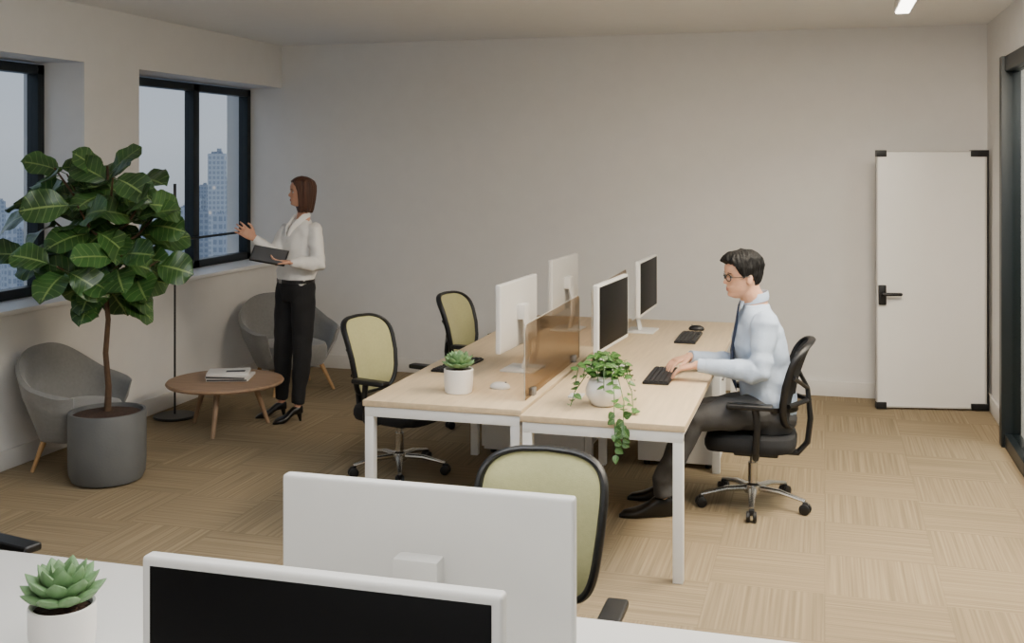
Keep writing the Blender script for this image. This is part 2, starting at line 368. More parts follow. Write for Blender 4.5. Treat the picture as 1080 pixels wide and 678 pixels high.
# glass dividers
DX = -1.42
for lab, y0, y1 in (('smoky tinted glass desk divider at the near end between the oak desks', 5.22, 6.46), ('smoky tinted glass desk divider at the far end between the oak desks', 6.84, 8.08)):
    t = thing('desk_divider', lab, 'desk divider', (DX, (y0+y1)/2, TZ), 0, 'glass desk dividers'); o = t.location.copy()
    mb = MB(); n = 8; r = .035; pts = []
    z0, z1 = TZ+.004, 1.085
    for cy, cz, a0 in ((y1-r, z1-r, 0), (y0+r, z1-r, 90), (y0+.005, z0+.005, 180), (y1-.005, z0+.005, 270)):
        rr = r if a0 < 180 else .005
        for k in range(n+1):
            a = math.radians(a0+90*k/n); pts.append((cy+rr*math.cos(a), cz+rr*math.sin(a)))
    mb.loft([[V((DX-.004, y, z)) for y, z in pts], [V((DX+.004, y, z)) for y, z in pts]])
    mb.build('glass_panel', M['dglass'], t, o)
    e = MB(); e.tube([V((DX, y1, z0))]+[V((DX, y, z)) for y, z in pts[:n*2+2]]+[V((DX, y0, z0))], .003, 6); e.build('edge_trim', M['edge'], t, o)
    for y in (y0+.15, y1-.15): MB().box((DX, y, TZ+.02), (.03, .05, .04), .004).build('clamp', M['alu'], t, o)
# keyboards, mice, small things
def keyboard(label, loc, rz):
    t = thing('keyboard', label, 'keyboard', loc, rz, 'black keyboards')
    MB().box((0, 0, .008), (.14, .43, .014), .005).build('body', M['black'], t)
    k = MB()
    for i in range(5):
        for j in range(15):
            if i == 0 and 4 <= j <= 9:
                if j == 4: k.box((-.052, 0, .0175), (.019, .155, .006), .0015, 1)
                continue
            k.box((-.052+i*.0255, -.196+j*.028, .0175), (.021, .0235, .006), .0015, 1)
    k.build('keys', M['keys'], t)
keyboard('black keyboard under the seated man\'s hands', (-.86, 6.0, TZ), PI)
keyboard('black keyboard at the far end of the right desk beside the black mouse', (-.87, 7.34, TZ), PI)
keyboard('black keyboard behind the small succulent on the left desk', (-2.03, 6.0, TZ), -.1)
def mouse(label, loc, rz, m):
    t = thing('computer_mouse', label, 'mouse', loc, rz)
    MB().loft([[V((math.cos(a)*.055*q, math.sin(a)*.032*q, z)) for a in [2*PI*k/24 for k in range(24)]] for q, z in ((.9, 0), (1, .008), (.97, .016), (.8, .027), (.5, .034), (.15, .036))]).build('shell', m, t)
    MB().cyl((.03, -.004, .033), (.03, .004, .033), .006).build('wheel', M['alu'], t)
mouse('black mouse on the far end of the right desk', (-.86, 7.72, TZ), PI, M['black'])
mouse('white mouse on the left oak desk beside the glass divider', (-1.62, 5.47, TZ), 0, M['plastic'])
tag(MB().box((0, 0, .004), (.07, .09, .008), .003).build('cable_cover', M['plastic']), 'small white cable cover plate on the right desk near the ivy pot', 'cable cover').location = (-1.2, 5.4, TZ)
# ---------------------------------------------------------------- office chair (faces local +x)
def chair(label, loc, rz, cush, group=None, az=.602, bxo=0.0):
    t = thing('office_chair', label, 'chair', loc, rz, group); bmt = M['chrome']
    b = MB(); b.lathe([(.0, .075), (.045, .075), (.05, .09), (.045, .12), (.03, .13), (0, .13)], n=24)
    for k in range(5):
        a = 2*PI*k/5+.35; c, s_ = math.cos(a), math.sin(a)
        b.tube([(.03*c, .03*s_, .1), (.15*c, .15*s_, .098), (.29*c, .29*s_, .07)], [.024, .02, .014], 10, flat=.7)
    b.build('base', bmt, t)
    for k in range(5):
        a = 2*PI*k/5+.35; c, s_ = math.cos(a), math.sin(a); q = MB(); p = V((.29*c, .29*s_, .029)); n = V((-s_, c, 0))
        for g in (-1, 1): q.tube([p+n*g*.007, p+n*g*.012, p+n*g*.024, p+n*g*.027], [.024, .0285, .0285, .024], 18)
        q.box(p+V((0, 0, .022)), (.03, .03, .03), .008); q.build('caster', M['black'], t)
    MB().cyl((0, 0, .12), (0, 0, .24), .026).cyl((0, 0, .23), (0, 0, .32), .017).build('gas_column', bmt, t)
    MB().box((-.02, 0, .315), (.24, .2, .05), .015).build('tilt_mechanism', M['black'], t)
    def se(a, p): c, s_ = math.cos(a), math.sin(a); return (abs(c)**p*(1 if c > 0 else -1), abs(s_)**p*(1 if s_ > 0 else -1))
    st = MB(); rings = []
    for q, z in ((.86, .335), (.96, .342), (1, .365), (1, .39), (.965, .412), (.88, .424), (.6, .423), (.25, .418)):
        rr = []
        for k in range(40):
            x, y = se(2*PI*k/40, .55); rr.append(V((.01+x*.245*q, y*.245*q, z-.02*max(0, x*q)**4-(.0 if z < .4 else -.006*abs(y*q)**3))))
        rings.append(rr)
    st.loft(rings).build('seat', M['mesh'], t)
    def bp(u, v, off=0):    # u -1..1 across, v 0..1 up
        hw = .165+.05*math.sin(PI*min(1, .05+.55*v)); x = -.235+bxo-.10*v+.035*math.sin(PI*v)+.05*u*u
        n = V((1, -.3*u, .12)).normalized()
        return V((x, u*hw, .465+.46*v-(.018*u*u if v > .8 else 0)*(v-.8)/.2))+n*off
    nA = 64
    def uvr(a, q): x, y = se(a, .40); return (x*q, .5+y*q*.5)
    bk = MB(); fr = []; bb = []
    th = .016 if cush is M['mesh'] else .028
    for q in (0.02, .2, .4, .6, .78, .9, .97): fr.append([bp(*uvr(2*PI*k/nA, q), off=th*(1-q**5)) for k in range(nA)])
    for q in (.97, .9, .6, .2, .02): bb.append([bp(*uvr(2*PI*k/nA, q), off=-.008) for k in range(nA)])
    bk.loft(fr+bb).build('backrest', cush, t)
    f = MB(); pts = [bp(*uvr(2*PI*k/nA, 1.0)) for k in range(nA)]
    ring = []
    for i, p in enumerate(pts):
        tg = (pts[(i+1) % nA]-pts[i-1]).normalized(); u = V((1, 0, 0)); u = (u-tg*u.dot(tg)).normalized(); w_ = tg.cross(u)
        sd = .009+.006*abs(tg.z)
        ring.append([p+(w_*math.cos(2*PI*k/10)*sd+u*math.sin(2*PI*k/10)*.02) for k in range(10)])
    R = [f.ring(r) for r in ring]
    for i in range(nA):
        a, b_ = R[i], R[(i+1) % nA]
        for k in range(10): f.bm.faces.new((a[k], a[(k+1) % 10], b_[(k+1) % 10], b_[k]))
    f.build('back_frame', M['black'], t)
    s_ = MB(); s_.tube([(-.1, 0, .31), (-.24, 0, .31), (-.31+bxo, 0, .37), (-.325+bxo, 0, .5), (-.31+bxo, 0, .66)], [.03, .03, .028, .026, .022], 12, flat=.6)
    s_.tube([bp(-.9, .28, -.02), (-.318+bxo, 0, .6), bp(.9, .28, -.02)], .014, 8); s_.tube([bp(-.9, .62, -.02), (-.312+bxo, 0, .66), bp(.9, .62, -.02)], .012, 8)
    s_.build('back_support', M['black'], t)
    for g in (-1, 1):
        MB().tube([(-.03, g*.1, .325), (-.03, g*.26, .325), (-.03, g*.285, .36), (-.04, g*.285, .5), (-.03, g*.285, az-.012)] if az > .55 else [(-.03, g*.1, .325), (-.03, g*.26, .325), (-.03, g*.285, .36), (-.03, g*.285, az-.012)], [.016, .017, .018, .018, .02][:5 if az > .55 else 4], 10, flat=.8).build('arm_post', M['black'], t)
        MB().box((.0, g*.28, az), (.24, .07, .028), .012, 3).build('arm_pad', M['black'], t)
    return t
GC = 'office chairs'
chair('green backed office chair in the foreground facing the white desk', (-.90, 3.27, 0), math.radians(-90), M['green'], GC, .52)
chair('green backed office chair with chrome base at the near end of the left oak desk', (-2.49, 6.25, 0), math.radians(-16), M['green'], GC, .59)
chair('green backed office chair at the far end of the left oak desk', (-2.34, 7.55, 0), math.radians(-10), M['green'], GC, .59)
chair('black mesh office chair with chrome base the man sits on', (-.38, 6.17, 0), PI, M['mesh'], GC, .602, .02)
chair('black office chair cut off by the left edge behind the white desk', (-2.71, 2.84, 0), math.radians(-12), M['mesh'], GC)
# ---------------------------------------------------------------- whiteboard panel
a, b = V((.38, 8.83, 0)), V((1.165, 8.98, 0)); c = (a+b)/2; d = b-a; W = d.length
t = thing('whiteboard', 'tall white board with black corner caps and black latch standing by the right corner', 'whiteboard', c, math.atan2(d.y, d.x))
MB().box((0, 0, .99), (W-.012, .035, 1.93), .004).build('panel', M['board'], t)
f = MB()
for x in (-W/2, W/2): f.box((x, 0, .99), (.010, .045, 1.94), .002)
for z in (.02, 1.96): f.box((0, 0, z), (W, .045, .010), .002)
f.build('frame', M['pale'], t)
MB().box((W/2+.013, .0, .99), (.014, .06, 1.93), .003).build('edge_strip', M['black'], t)
for x, z, wx in ((-W/2+.03, 1.945, .075), (W/2-.045, 1.945, .13), (-W/2+.03, .03, .075), (W/2-.045, .03, .13)):
    MB().box((x, -.003, z), (wx, .06, .05), .004).build('corner_cap', M['black'], t)
MB().box((-W/2+.035, -.03, .87), (.055, .03, .15), .006).build('latch_plate', M['black'], t)
MB().tube([(-W/2+.035, -.03, .88), (-W/2+.035, -.075, .88), (-W/2+.06, -.08, .88), (-W/2+.16, -.08, .88)], .013, 10, roundcap=True).build('latch_handle', M['black'], t)
# ---------------------------------------------------------------- lounge chairs
def lounge(label, loc, rz, sx=1, sy=1, sz=1):
    t = thing('lounge_armchair', label, 'armchair', loc, rz, 'grey lounge armchairs')     # opens to local +x
    nP, nV = 40, 12
    S = lambda v: V((v.x*sx, v.y*sy, v.z*sz))
    def sh(ph, v, off):
        a = math.radians(180)+ph; k = .5*(1+math.cos(min(PI, abs(ph)*1.45)))
        top = .51+.26*k**1.2; z0 = .2; z = z0+(top-z0)*v
        R_ = .22+.085*min(1, v*1.5)**.8+.045*v*v+off
        x, y = math.cos(a), math.sin(a)
        p = .75; x = abs(x)**p*(1 if x > 0 else -1); y = abs(y)**p*(1 if y > 0 else -1)
        return S(V((x*R_*.94-.05*v*v*k, y*R_, z)))
    m = MB(); A = math.radians(130); rings = []
    for i in range(nP+1):
        ph = -A+2*A*i/nP; e = .022*math.sin(PI*min(1, max(.12, min(i, nP-i)/3)) * .5)
        out = [sh(ph, j/nV, e) for j in range(nV+1)]; inn = [sh(ph, j/nV, -e) for j in range(nV, -1, -1)]
        tp = sh(ph, 1, 0)+V((0, 0, e*.8)); rings.append(out+[tp]+inn)
    m.loft(rings); m.build('shell', M['grey'], t, ang=60)
    s = MB(); rings = []
    for q, z in ((.7, .2), (.9, .22), (1, .27), (1, .36), (.95, .395), (.8, .41), (.3, .415)):
        rings.append([S(V((.03+math.copysign(abs(math.cos(a))**.7, math.cos(a))*.265*q, math.copysign(abs(math.sin(a))**.7, math.sin(a))*.25*q, z))) for a in [2*PI*k/32 for k in range(32)]])
    s.loft(rings).build('seat', M['grey'], t)
    for x in (-.14, .2):
        for y in (-.17, .17):
            MB().cyl(S(V((x, y, .22))), S(V((x*1.35, y*1.45, 0))), .019, .011, 14).build('leg', M['legwood'], t)
    return t
lounge('grey lounge armchair behind the potted fig tree', (-4.485, 5.87, 0), math.radians(0), .76, 1.0, .93)
lounge('grey lounge armchair in the corner behind the standing woman', (-4.28, 8.3, 0), math.radians(-38), 1.0, 1.08, .96)
# ---------------------------------------------------------------- coffee table + magazines
cc = V((-4.08, 6.93, 0))
t = thing('coffee_table', 'low round wooden coffee table with splayed legs', 'coffee table', cc)
MB().lathe([(0, .312), (.37, .312), (.4, .317), (.408, .329), (.4, .341), (.38, .343), (0, .343)], n=56).build('tabletop', M['tablewood'], t)
for k in range(3):
    a = math.radians(-75+120*k); MB().cyl((.2*math.cos(a), .2*math.sin(a), .312), (.31*math.cos(a), .31*math.sin(a), 0), .024, .013, 16).build('leg', M['tablewood'], t)
for i, (dx, dy, rz, z, lab) in enumerate(((.02, .03, .3, .3435, 'white magazine at the bottom of the stack on the coffee table'), (.03, .02, .16, .3625, 'white magazine in the middle of the stack on the coffee table'), (.01, .03, .42, .3815, 'magazine with dark cover band on top of the coffee table stack'))):
    t = thing('magazine', lab, 'magazine', cc+V((dx, dy, z)), rz, 'magazines on the coffee table')
    MB().box((0, 0, .009), (.29, .21, .018), .002).build('pages', M['paper'], t)
    if i == 2: MB().box((.05, -.02, .0185), (.13, .06, .001)).build('cover_band', M['paperd'], t)
    else: MB().box((0, -.1055, .009), (.28, .001, .010)).build('spine', M['paperd'], t)
# ---------------------------------------------------------------- floor lamp
t = thing('floor_lamp', 'slim black floor lamp pole with round base behind the coffee table', 'floor lamp', (-4.61, 7.12, 0))
MB().lathe([(0, 0), (.15, 0), (.155, .008), (.15, .018), (.02, .024), (0, .024)], n=40).build('base', M['black'], t)
MB().cyl((0, 0, .02), (0, 0, 1.66), .0075, .0075, 12).build('pole', M['black'], t)
MB().cyl((0, 0, 1.6), (0, 0, 1.72), .011, .011, 16).build('lamp_head', M['black'], t)
# ---------------------------------------------------------------- fig tree
t = thing('potted_fig_tree', 'tall fiddle leaf fig tree in a round dark grey pot', 'potted tree', (-4.095, 5.62, 0))
MB().lathe([(0, 0), (.17, 0), (.2, .012), (.216, .05), (.221, .12), (.222, .405), (.218, .412), (.203, .412), (.199, .39), (0, .38)], n=56).build('pot', M['pot'], t)
MB().lathe([(0, .38), (.198, .39), (.13, .406), (0, .41)], n=40).build('soil', M['soil'], t)
tr = MB()
tr.tube([(0, 0, .39), (.008, 0, .55), (-.012, .0, .75), (.006, 0, .95), (-.015, 0, 1.12), (0, 0, 1.3), (.01, 0, 1.55), (0, 0, 1.86)], [.022, .018, .016, .015, .014, .012, .01, .007], 12)
lf = MB(); r2 = random.Random(33)
def branch(s0, a, e, L_, n):
    if math.cos(a) > .2: L_ *= .76
    dr = V((math.cos(a)*math.cos(e), math.sin(a)*math.cos(e), math.sin(e)))
    pts = [s0, s0+dr*L_*.5+V((math.cos(a), math.sin(a), 0))*.03, s0+dr*L_+V((0, 0, .04))]
    tr.tube(pts, [.011, .008, .005], 8)
    for k in range(n):
        q = .2+.8*k/(n-1); p = pts[0].lerp(pts[1], q*2) if q < .5 else pts[1].lerp(pts[2], q*2-1)
        b_ = k*2.4+a*3+r2.uniform(-.4, .4); el = r2.uniform(-.55, .45)+.25*(q-.5)
        d_ = V((math.cos(b_)*math.cos(el), math.sin(b_)*math.cos(el), math.sin(el)))+V((p.x, p.y, 0))*1.1
        d_.normalize()
        upn = (UP*.6+V((d_.x, d_.y, 0))*.3+V((r2.uniform(-.4, .8), r2.uniform(-1.0, -.2), 0))).normalized()
        lf.leaf(p+d_*.045, d_, upn, r2.uniform(.2, .275), r2.uniform(.17, .225), r2.uniform(.15, .5), r2.uniform(.0, .12), 6, 10, 1.25, .45, .011)
        lf.tube([p, p+d_*.055], .003, 5)
for a, e, L_, zz in ((0.2, .25, .42, 1.18), (1.5, .3, .38, 1.2), (2.8, .25, .46, 1.18), (3.6, .2, .48, 1.22), (4.6, .2, .40, 1.18), (5.6, .3, .42, 1.22), (.9, .5, .42, 1.36), (3.3, .45, .50, 1.36), (4.9, .5, .42, 1.4), (2.2, .6, .40, 1.48), (6.0, .5, .44, 1.44), (3.9, .75, .40, 1.54), (1.2, .75, .36, 1.54), (5.5, .8, .36, 1.56), (3.0, .7, .42, 1.5)):
    branch(V((0, 0, zz)), a, e, L_, 7)
for k in range(9):
    a = k*2.4; el = .1+.09*k; d_ = V((math.cos(a)*math.cos(el), math.sin(a)*math.cos(el), math.sin(el)))
    lf.leaf(V((0, 0, 1.66+.018*k))+d_*.03, d_, (UP*.7+V((0, -.6, 0))).normalized(), .23, .19, .15, .05, 6, 10, 1.25, .45, .01)
for k in range(8):
    a = k*2.1+.5; p = V((0, 0, 1.1+.02*k)); d_ = V((math.cos(a), math.sin(a), -.35)).normalized(); lf.leaf(p+d_*.06, d_, (UP*.8+V((0, -.5, 0))).normalized(), .25, .2, .4, .04, 6, 10, 1.25, .45, .01)
tr.build('trunk', M['bark'], t)
lf.build('foliage', M['fig'], t, ang=80)
# ---------------------------------------------------------------- succulents
def succulent(label, loc, R, Hh, pl=.075):
    t = thing('potted_succulent', label, 'potted plant', loc, 0, 'succulents in white pots')
    MB().lathe([(0, 0), (R*.86, 0), (R*.93, .004), (R, Hh*.5), (R, Hh), (R*.96, Hh+.003), (R*.88, Hh), (R*.86, Hh-.012), (0, Hh-.014)], n=44).build('pot', M['ceramic'], t)
    MB().lathe([(0, Hh-.014), (R*.86, Hh-.012), (R*.4, Hh-.003), (0, Hh)], n=30).build('soil', M['soil'], t)
    s = MB()
    for ring, (n, el, L_) in enumerate(((9, .12, 1.0), (8, .40, 1.0), (7, .7, .9), (5, 1.0, .74), (4, 1.3, .5))):
        for i in range(n):
            a = 2*PI*i/n+ring*.45; L = pl*L_; d_ = V((math.cos(a)*math.cos(el), math.sin(a)*math.cos(el), math.sin(el))); nn = V((-math.cos(a)*math.sin(el), -math.sin(a)*math.sin(el), math.cos(el)))
            b0 = V((0, 0, Hh+.008+ring*.006)); pts = [b0+d_*L*q+nn*L*.25*q*q for q in (.05, .3, .55, .75, .9, 1)]
            s.tube(pts, [L*.14, L*.22, L*.29, L*.24, L*.12, L*.015], 8, flat=.4, nrm=nn)
    s.build('rosette', M['succ'], t, ang=70)
succulent('succulent in white pot on the white desk in the foreground', (-1.765, 2.25, TZ), .078, .12, .104)
succulent('succulent in white pot on the near end of the left oak desk', (-1.80, 5.33, TZ), .075, .12, .09)
# ---------------------------------------------------------------- ivy
t = thing('potted_ivy', 'trailing ivy in a round white vase on the near end of the right desk', 'potted plant', (-1.03, 5.24, TZ))
MB().lathe([(0, 0), (.045, 0), (.06, .01), (.085, .05), (.088, .08), (.075, .115), (.062, .135), (.066, .145), (.058, .146), (.054, .13), (0, .12)], n=44).build('pot', M['ceramic'], t)
iv = MB(); r3 = random.Random(5); stems = []
for k in range(15):
    a = k*.41*2.4; R_ = r3.uniform(.06, .13)
    stems.append([V((0, 0, .13)), V((math.cos(a)*.04, math.sin(a)*.04, .20+r3.uniform(-.01, .06))), V((math.cos(a)*R_, math.sin(a)*R_, .19+r3.uniform(-.02, .04))), V((math.cos(a)*R_*1.15, math.sin(a)*R_*1.15, r3.uniform(.09, .15)))])
stems.append([V((0, 0, .13)), V((.05, -.05, .18)), V((.09, -.2, .09)), V((.11, -.31, .03)), V((.12, -.345, -.06)), V((.125, -.345, -.15))])
stems.append([V((0, 0, .13)), V((.07, -.03, .17)), V((.13, -.17, .06)), V((.15, -.3, .015)), V((.16, -.34, -.03)), V((.155, -.345, -.09))])
stems.append([V((0, 0, .13)), V((.09, .03, .16)), V((.14, -.02, .08)), V((.16, -.1, .02)), V((.17, -.18, .012))])
stems.append([V((0, 0, .13)), V((-.07, -.05, .16)), V((-.12, -.1, .08)), V((-.13, -.15, .02))])
for st in stems:
    iv.tube(st, .0022, 5)
    for i in range(len(st)-1):
        for q in (.2, .55, .9):
            p = st[i].lerp(st[i+1], q)
            if p.z < .1 and i == 0: continue
            a = r3.uniform(0, 2*PI); d_ = V((math.cos(a), math.sin(a), r3.uniform(-.3, .5)))
            if p.y < -.28: d_ = V((r3.uniform(-1, 1), -.35, -.4))
            if p.z < .03 and p.y > -.3: p.z = max(p.z, .012); d_.z = abs(d_.z)
            iv.leaf(p, d_, (0, -.5, 1) if p.y > -.28 else (0, -1, .2), r3.uniform(.034, .05), r3.uniform(.028, .04), .25, .1, 4, 5, .75, .8)
iv.build('foliage', M['ivy'], t, ang=80)
# ================================================================= PEOPLE
def itp(tab, z):
    if z <= tab[0][0]: return tab[0][1]
    for (a, x), (b, y) in zip(tab, tab[1:]):
        if z <= b: q = (z-a)/(b-a); return x+(y-x)*q
    return tab[-1][1]
HF = [(0, .050), (.012, .080), (.022, .087), (.034, .079), (.042, .088), (.050, .084), (.056, .090), (.066, .083), (.10, .083), (.118, .081), (.130, .089), (.16, .089), (.185, .078), (.205, .057), (.218, .032), (.225, .002)]
HB = [(0, .012), (.02, .022), (.05, .052), (.08, .080), (.12, .097), (.155, .1), (.185, .088), (.205, .064), (.218, .036), (.225, .002)]
HW = [(0, .022), (.015, .038), (.045, .056), (.08, .067), (.12, .074), (.155, .075), (.185, .064), (.205, .046), (.218, .026), (.225, .002)]
def sst(a, b, x): x = max(0, min(1, (x-a)/(b-a))); return x*x*(3-2*x)
class Head:
    def __init__(s, O, f, up, sc):
        s.O = V(O); s.f = V(f).normalized(); s.s = V(up).cross(s.f).normalized(); s.u = s.f.cross(s.s).normalized(); s.sc = sc
    def w(s, x, y, z): return s.O+(s.f*x+s.s*y+s.u*z)*s.sc
    def rot(s): return Matrix((s.f, s.s, s.u)).transposed().to_4x4()
    def add(s, mb):
        zs = [.225*.5*(1-math.cos(PI*i/44)) for i in range(45)]; rings = []
        for z in zs:
            r = []
            for k in range(72):
                a = 2*PI*k/72; ca, sa = math.cos(a), math.sin(a)
                x = (itp(HF, z) if ca > 0 else itp(HB, z))*math.copysign(abs(ca)**.85, ca); y = itp(HW, z)*math.copysign(abs(sa)**.9, sa)
                if ca > 0:
                    nz = .024*sst(.070, .082, z)*(1-sst(.084, .128, z)) if z > .084 else .024*sst(.070, .082, z)
                    x += nz*math.exp(-(y/.0115)**2)
                    x -= .008*math.exp(-((abs(y)-.031)/.014)**2-((z-.114)/.011)**2)
                r.append(s.w(x, y, z))
            rings.append(r)
        mb.loft(rings)
        for g in (-1, 1): mb.ell(s.w(-.012, g*.076, .098), (.017*s.sc, .008*s.sc, .031*s.sc), s.rot() @ Matrix.Rotation(-.15, 4, 'Y'), 12, 8)
    def face(s, root, o, lips, brow):
        for g in (-1, 1):
            e = MB(); e.ell(s.w(.0660, g*.031, .113), (.0112*s.sc,)*3, s.rot(), 14, 10); eo = e.build('eye', M['eye'], root, o)
            e = MB(); e.ell(s.w(.0738, g*.0315, .1125), (.0045*s.sc, .0052*s.sc, .0052*s.sc), s.rot(), 10, 8); e.build('iris', M['iris'], eo, o)
            e = MB(); e.tube([s.w(.082, g*.016, .1305), s.w(.0835, g*.032, .135), s.w(.073, g*.048, .131)], [.0026, .0034, .0018], 6, flat=.9); e.build('eyebrow', brow, root, o)
            e = MB(); e.tube([s.w(.0770, g*.018, .1175), s.w(.0785, g*.031, .1215), s.w(.070, g*.044, .117)], [.0014, .002, .0014], 5); e.build('eyelash', M['iris'], root, o)
        l = MB(); l.tube([s.w(.077, -.023, .0505), s.w(.0860, -.010, .0535), s.w(.0880, 0, .053), s.w(.0860, .010, .0535), s.w(.077, .023, .0505)], [.0015, .0034, .0038, .0034, .0015], 8)
        l.tube([s.w(.077, -.022, .049), s.w(.0850, -.009, .0455), s.w(.0870, 0, .045), s.w(.0850, .009, .0455), s.w(.077, .022, .049)], [.0015, .0034, .0038, .0034, .0015], 8); l.build('lips', lips, root, o)
def rings_torso(mb, rows, n=32, pw=.85):
    mb.loft([[V(c)+sd*(math.copysign(abs(math.cos(2*PI*k/n))**pw, math.cos(2*PI*k/n))*a)+fd*(math.copysign(abs(math.sin(2*PI*k/n))**pw, math.sin(2*PI*k/n))*b) for k in range(n)] for c, sd, fd, a, b in rows])
def remesh(o, vs, it=4, disp=0, dsc=.08):
    m = o.modifiers.new('union', 'REMESH'); m.mode = 'VOXEL'; m.voxel_size = vs; m.use_smooth_shade = True
    m = o.modifiers.new('soften', 'SMOOTH'); m.factor = .5; m.iterations = it
    if disp:
        tx = bpy.data.textures.new('folds', 'CLOUDS'); tx.noise_scale = dsc; tx.noise_depth = 0; m = o.modifiers.new('folds', 'DISPLACE'); m.texture = tx; m.strength = disp; m.mid_level = .5; m.texture_coords = 'LOCAL'
def hand(mb, w, d, n, th, curl=(.25, .3, .2), sc=1.0, spread=.12, thumb=.5):
    """w wrist, d to the fingers, n out of the back of the hand, th to the thumb side"""
    w = V(w); d = V(d).normalized(); n = V(n); n = (n-d*n.dot(d)).normalized(); l = V(th); l = (l-d*l.dot(d)-n*l.dot(n)).normalized()
    PL = .092*sc
    rows = [(w-d*.02*sc, .027, .019), (w, .027, .017), (w+d*PL*.35, .036, .016), (w+d*PL*.75, .041, .0145), (w+d*PL, .040, .012), (w+d*PL*1.05, .034, .008)]
    rings_torso(mb, [(c, l, n, a*sc, b*sc) for c, a, b in rows], 18)
    for i, (off, L) in enumerate(((.030, .070), (.010, .079), (-.010, .073), (-.029, .057))):
        p = w+d*PL*.9+l*off*sc; dd = (d+l*off/.03*spread).normalized(); pts = [p-dd*.012, p]; ang = 0
        for q, c in zip((.45, .3, .25), curl):
            ang += c; p = p+(dd*math.cos(ang)-n*math.sin(ang))*L*sc*q*1.08; pts.append(p)
        mb.tube(pts, [.0095*sc, .0095*sc, .0088*sc, .0078*sc, .0068*sc], 10, roundcap=True)
    p0 = w+d*PL*.22+l*.022*sc; p1 = p0+(l*.8+d*.75-n*.25*thumb).normalized()*.042*sc; p2 = p1+(l*.45+d*.9-n*.3*thumb).normalized()*.032*sc; p3 = p2+(l*.15+d*1-n*.4*thumb).normalized()*.024*sc
    mb.tube([p0, p1, p2, p3], [.015*sc, .012*sc, .0098*sc, .0078*sc], 10, roundcap=True)
def shoe(mb, heel, toe, W, top, hh=.02, pump=False):
    heel = V(heel); d = V(toe)-heel; L = d.length; d.normalize(); s = UP.cross(d); rings = []
    for q in [0, .03, .1, .2, .32, .45, .58, .7, .8, .9, .96, 1.0]:
        wd = itp([(0, .35), (.05, .6), (.2, .72), (.45, .74), (.7, 1), (.85, .82), (.95, .5), (1, .12)], q)*W/2
        ht = itp([(0, .8), (.05, 1), (.3, 1), (.5, .62), (.7, .42), (.9, .34), (1, .16)], q)*top
        z0 = hh*(1-sst(.25, .68, q)) if pump else 0
        if pump: ht = itp([(0, .9), (.1, 1), (.25, .9), (.5, .85), (.75, .75), (.9, .5), (1, .2)], q)*top
        c = heel+d*L*q; r = []
        for k in range(20):
            a = 2*PI*k/20; y = math.cos(a); z = math.sin(a)
            r.append(c+s*(math.copysign(abs(y)**.7, y)*wd)+UP*(z0+(ht/2)*(1+math.copysign(abs(z)**.75, z))))
        rings.append(r)
    mb.loft(rings)
    if pump: mb.cyl(heel+d*.025+UP*(hh+.01), heel+d*.014, .020, .008, 12)
    return mb
# --------------------------------------------------------------- seated man
fm = -RT; lm = -FW
root = thing('person', 'seated man in light blue shirt, tie and glasses typing at the right desk', 'person', (P(800, 500, 6.03).x, P(800, 500, 6.03).y, 0)); o = root.location.copy()
hd = Head(P(785, 313.5, 6.0), fm+UP*-.08-FW*.12, UP+fm*.08, 1.07)
body = MB(); hd.add(body)
nb = P(797, 320, 6.02)
body.tube([P(800, 340, 6.02), nb, hd.w(-.026, 0, .03), hd.w(-.024, 0, .09)], [.07, .066, .062, .060], 20)
pel = P(812, 430, 6.03); wst = P(810, 400, 6.03); che = P(803, 360, 6.03); sho = P(800, 336, 6.03)
rows = [(P(812, 448, 6.03), .15, .10), (pel, .165, .115), (wst, .145, .105), (che, .165, .11), (sho, .16, .085), (nb, .07, .06)]
rings_torso(body, [(c, lm, fm, a, b) for c, a, b in rows])
LS, LE, LW = P(807, 342, 5.85), P(802, 393, 5.79), P(735, 385, 5.88)
RS, RE, RW = P(795, 338, 6.21), P(783, 384, 6.26), P(727, 376, 6.13)
for s_, e_, w_ in ((LS, LE, LW), (RS, RE, RW)): body.tube([s_, s_.lerp(e_, .5), e_, e_.lerp(w_, .4), w_], [.048, .044, .036, .036, .025], 14, roundcap=True)
LHIP, LK, LA = P(806, 433, 5.93), P(731, 441, 5.87), P(699, 513, 5.86)
RHIP, RK, RA = P(804, 430, 6.13), P(737, 433, 6.16), P(706, 496, 6.14)
for h_, k_, a_ in ((LHIP, LK, LA), (RHIP, RK, RA)):
    body.tube([h_, h_.lerp(k_, .5), k_, k_.lerp(a_, .35), a_, a_+V((0, 0, -.05))], [.08, .07, .052, .048, .034, .034], 16, roundcap=True)
tgt = P(699, 392, 5.93); hand(body, LW, tgt-LW, UP, FW, (.35, .35, .2), 1.0)
tgt2 = P(697, 385, 6.07); hand(body, RW, tgt2-RW, UP, -FW, (.35, .35, .2), 1.0)
bo = body.build('body', M['skin2'], root, o); remesh(bo, .0042, 3)
hd.face(root, o, M['lips2'], M['hairb'])
# shirt
sh = MB(); rows = [(P(812, 434, 6.03), .182, .135), (P(810, 416, 6.03), .192, .146), (P(808, 404, 6.03), .186, .141), (P(805, 388, 6.03), .184, .144), (P(801, 362, 6.03), .196, .145), (P(800, 344, 6.03), .192, .122), (P(799, 331, 6.02), .145, .092), (P(797, 320, 6.02), .076, .072)]
rings_torso(sh, [(c, lm, fm, a, b) for c, a, b in rows])
for s_, e_, w_ in ((LS, LE, LW), (RS, RE, RW)):
    sh.tube([s_, s_.lerp(e_, .2), s_.lerp(e_, .45), s_.lerp(e_, .62), s_.lerp(e_, .78), e_, e_.lerp(w_, .12), e_.lerp(w_, .24), e_.lerp(w_, .38), e_.lerp(w_, .5), e_.lerp(w_, .64), e_.lerp(w_, .76), e_.lerp(w_, .86)], [.074, .070, .067, .060, .066, .058, .064, .054, .058, .049, .050, .042, .038], 18, roundcap=True)
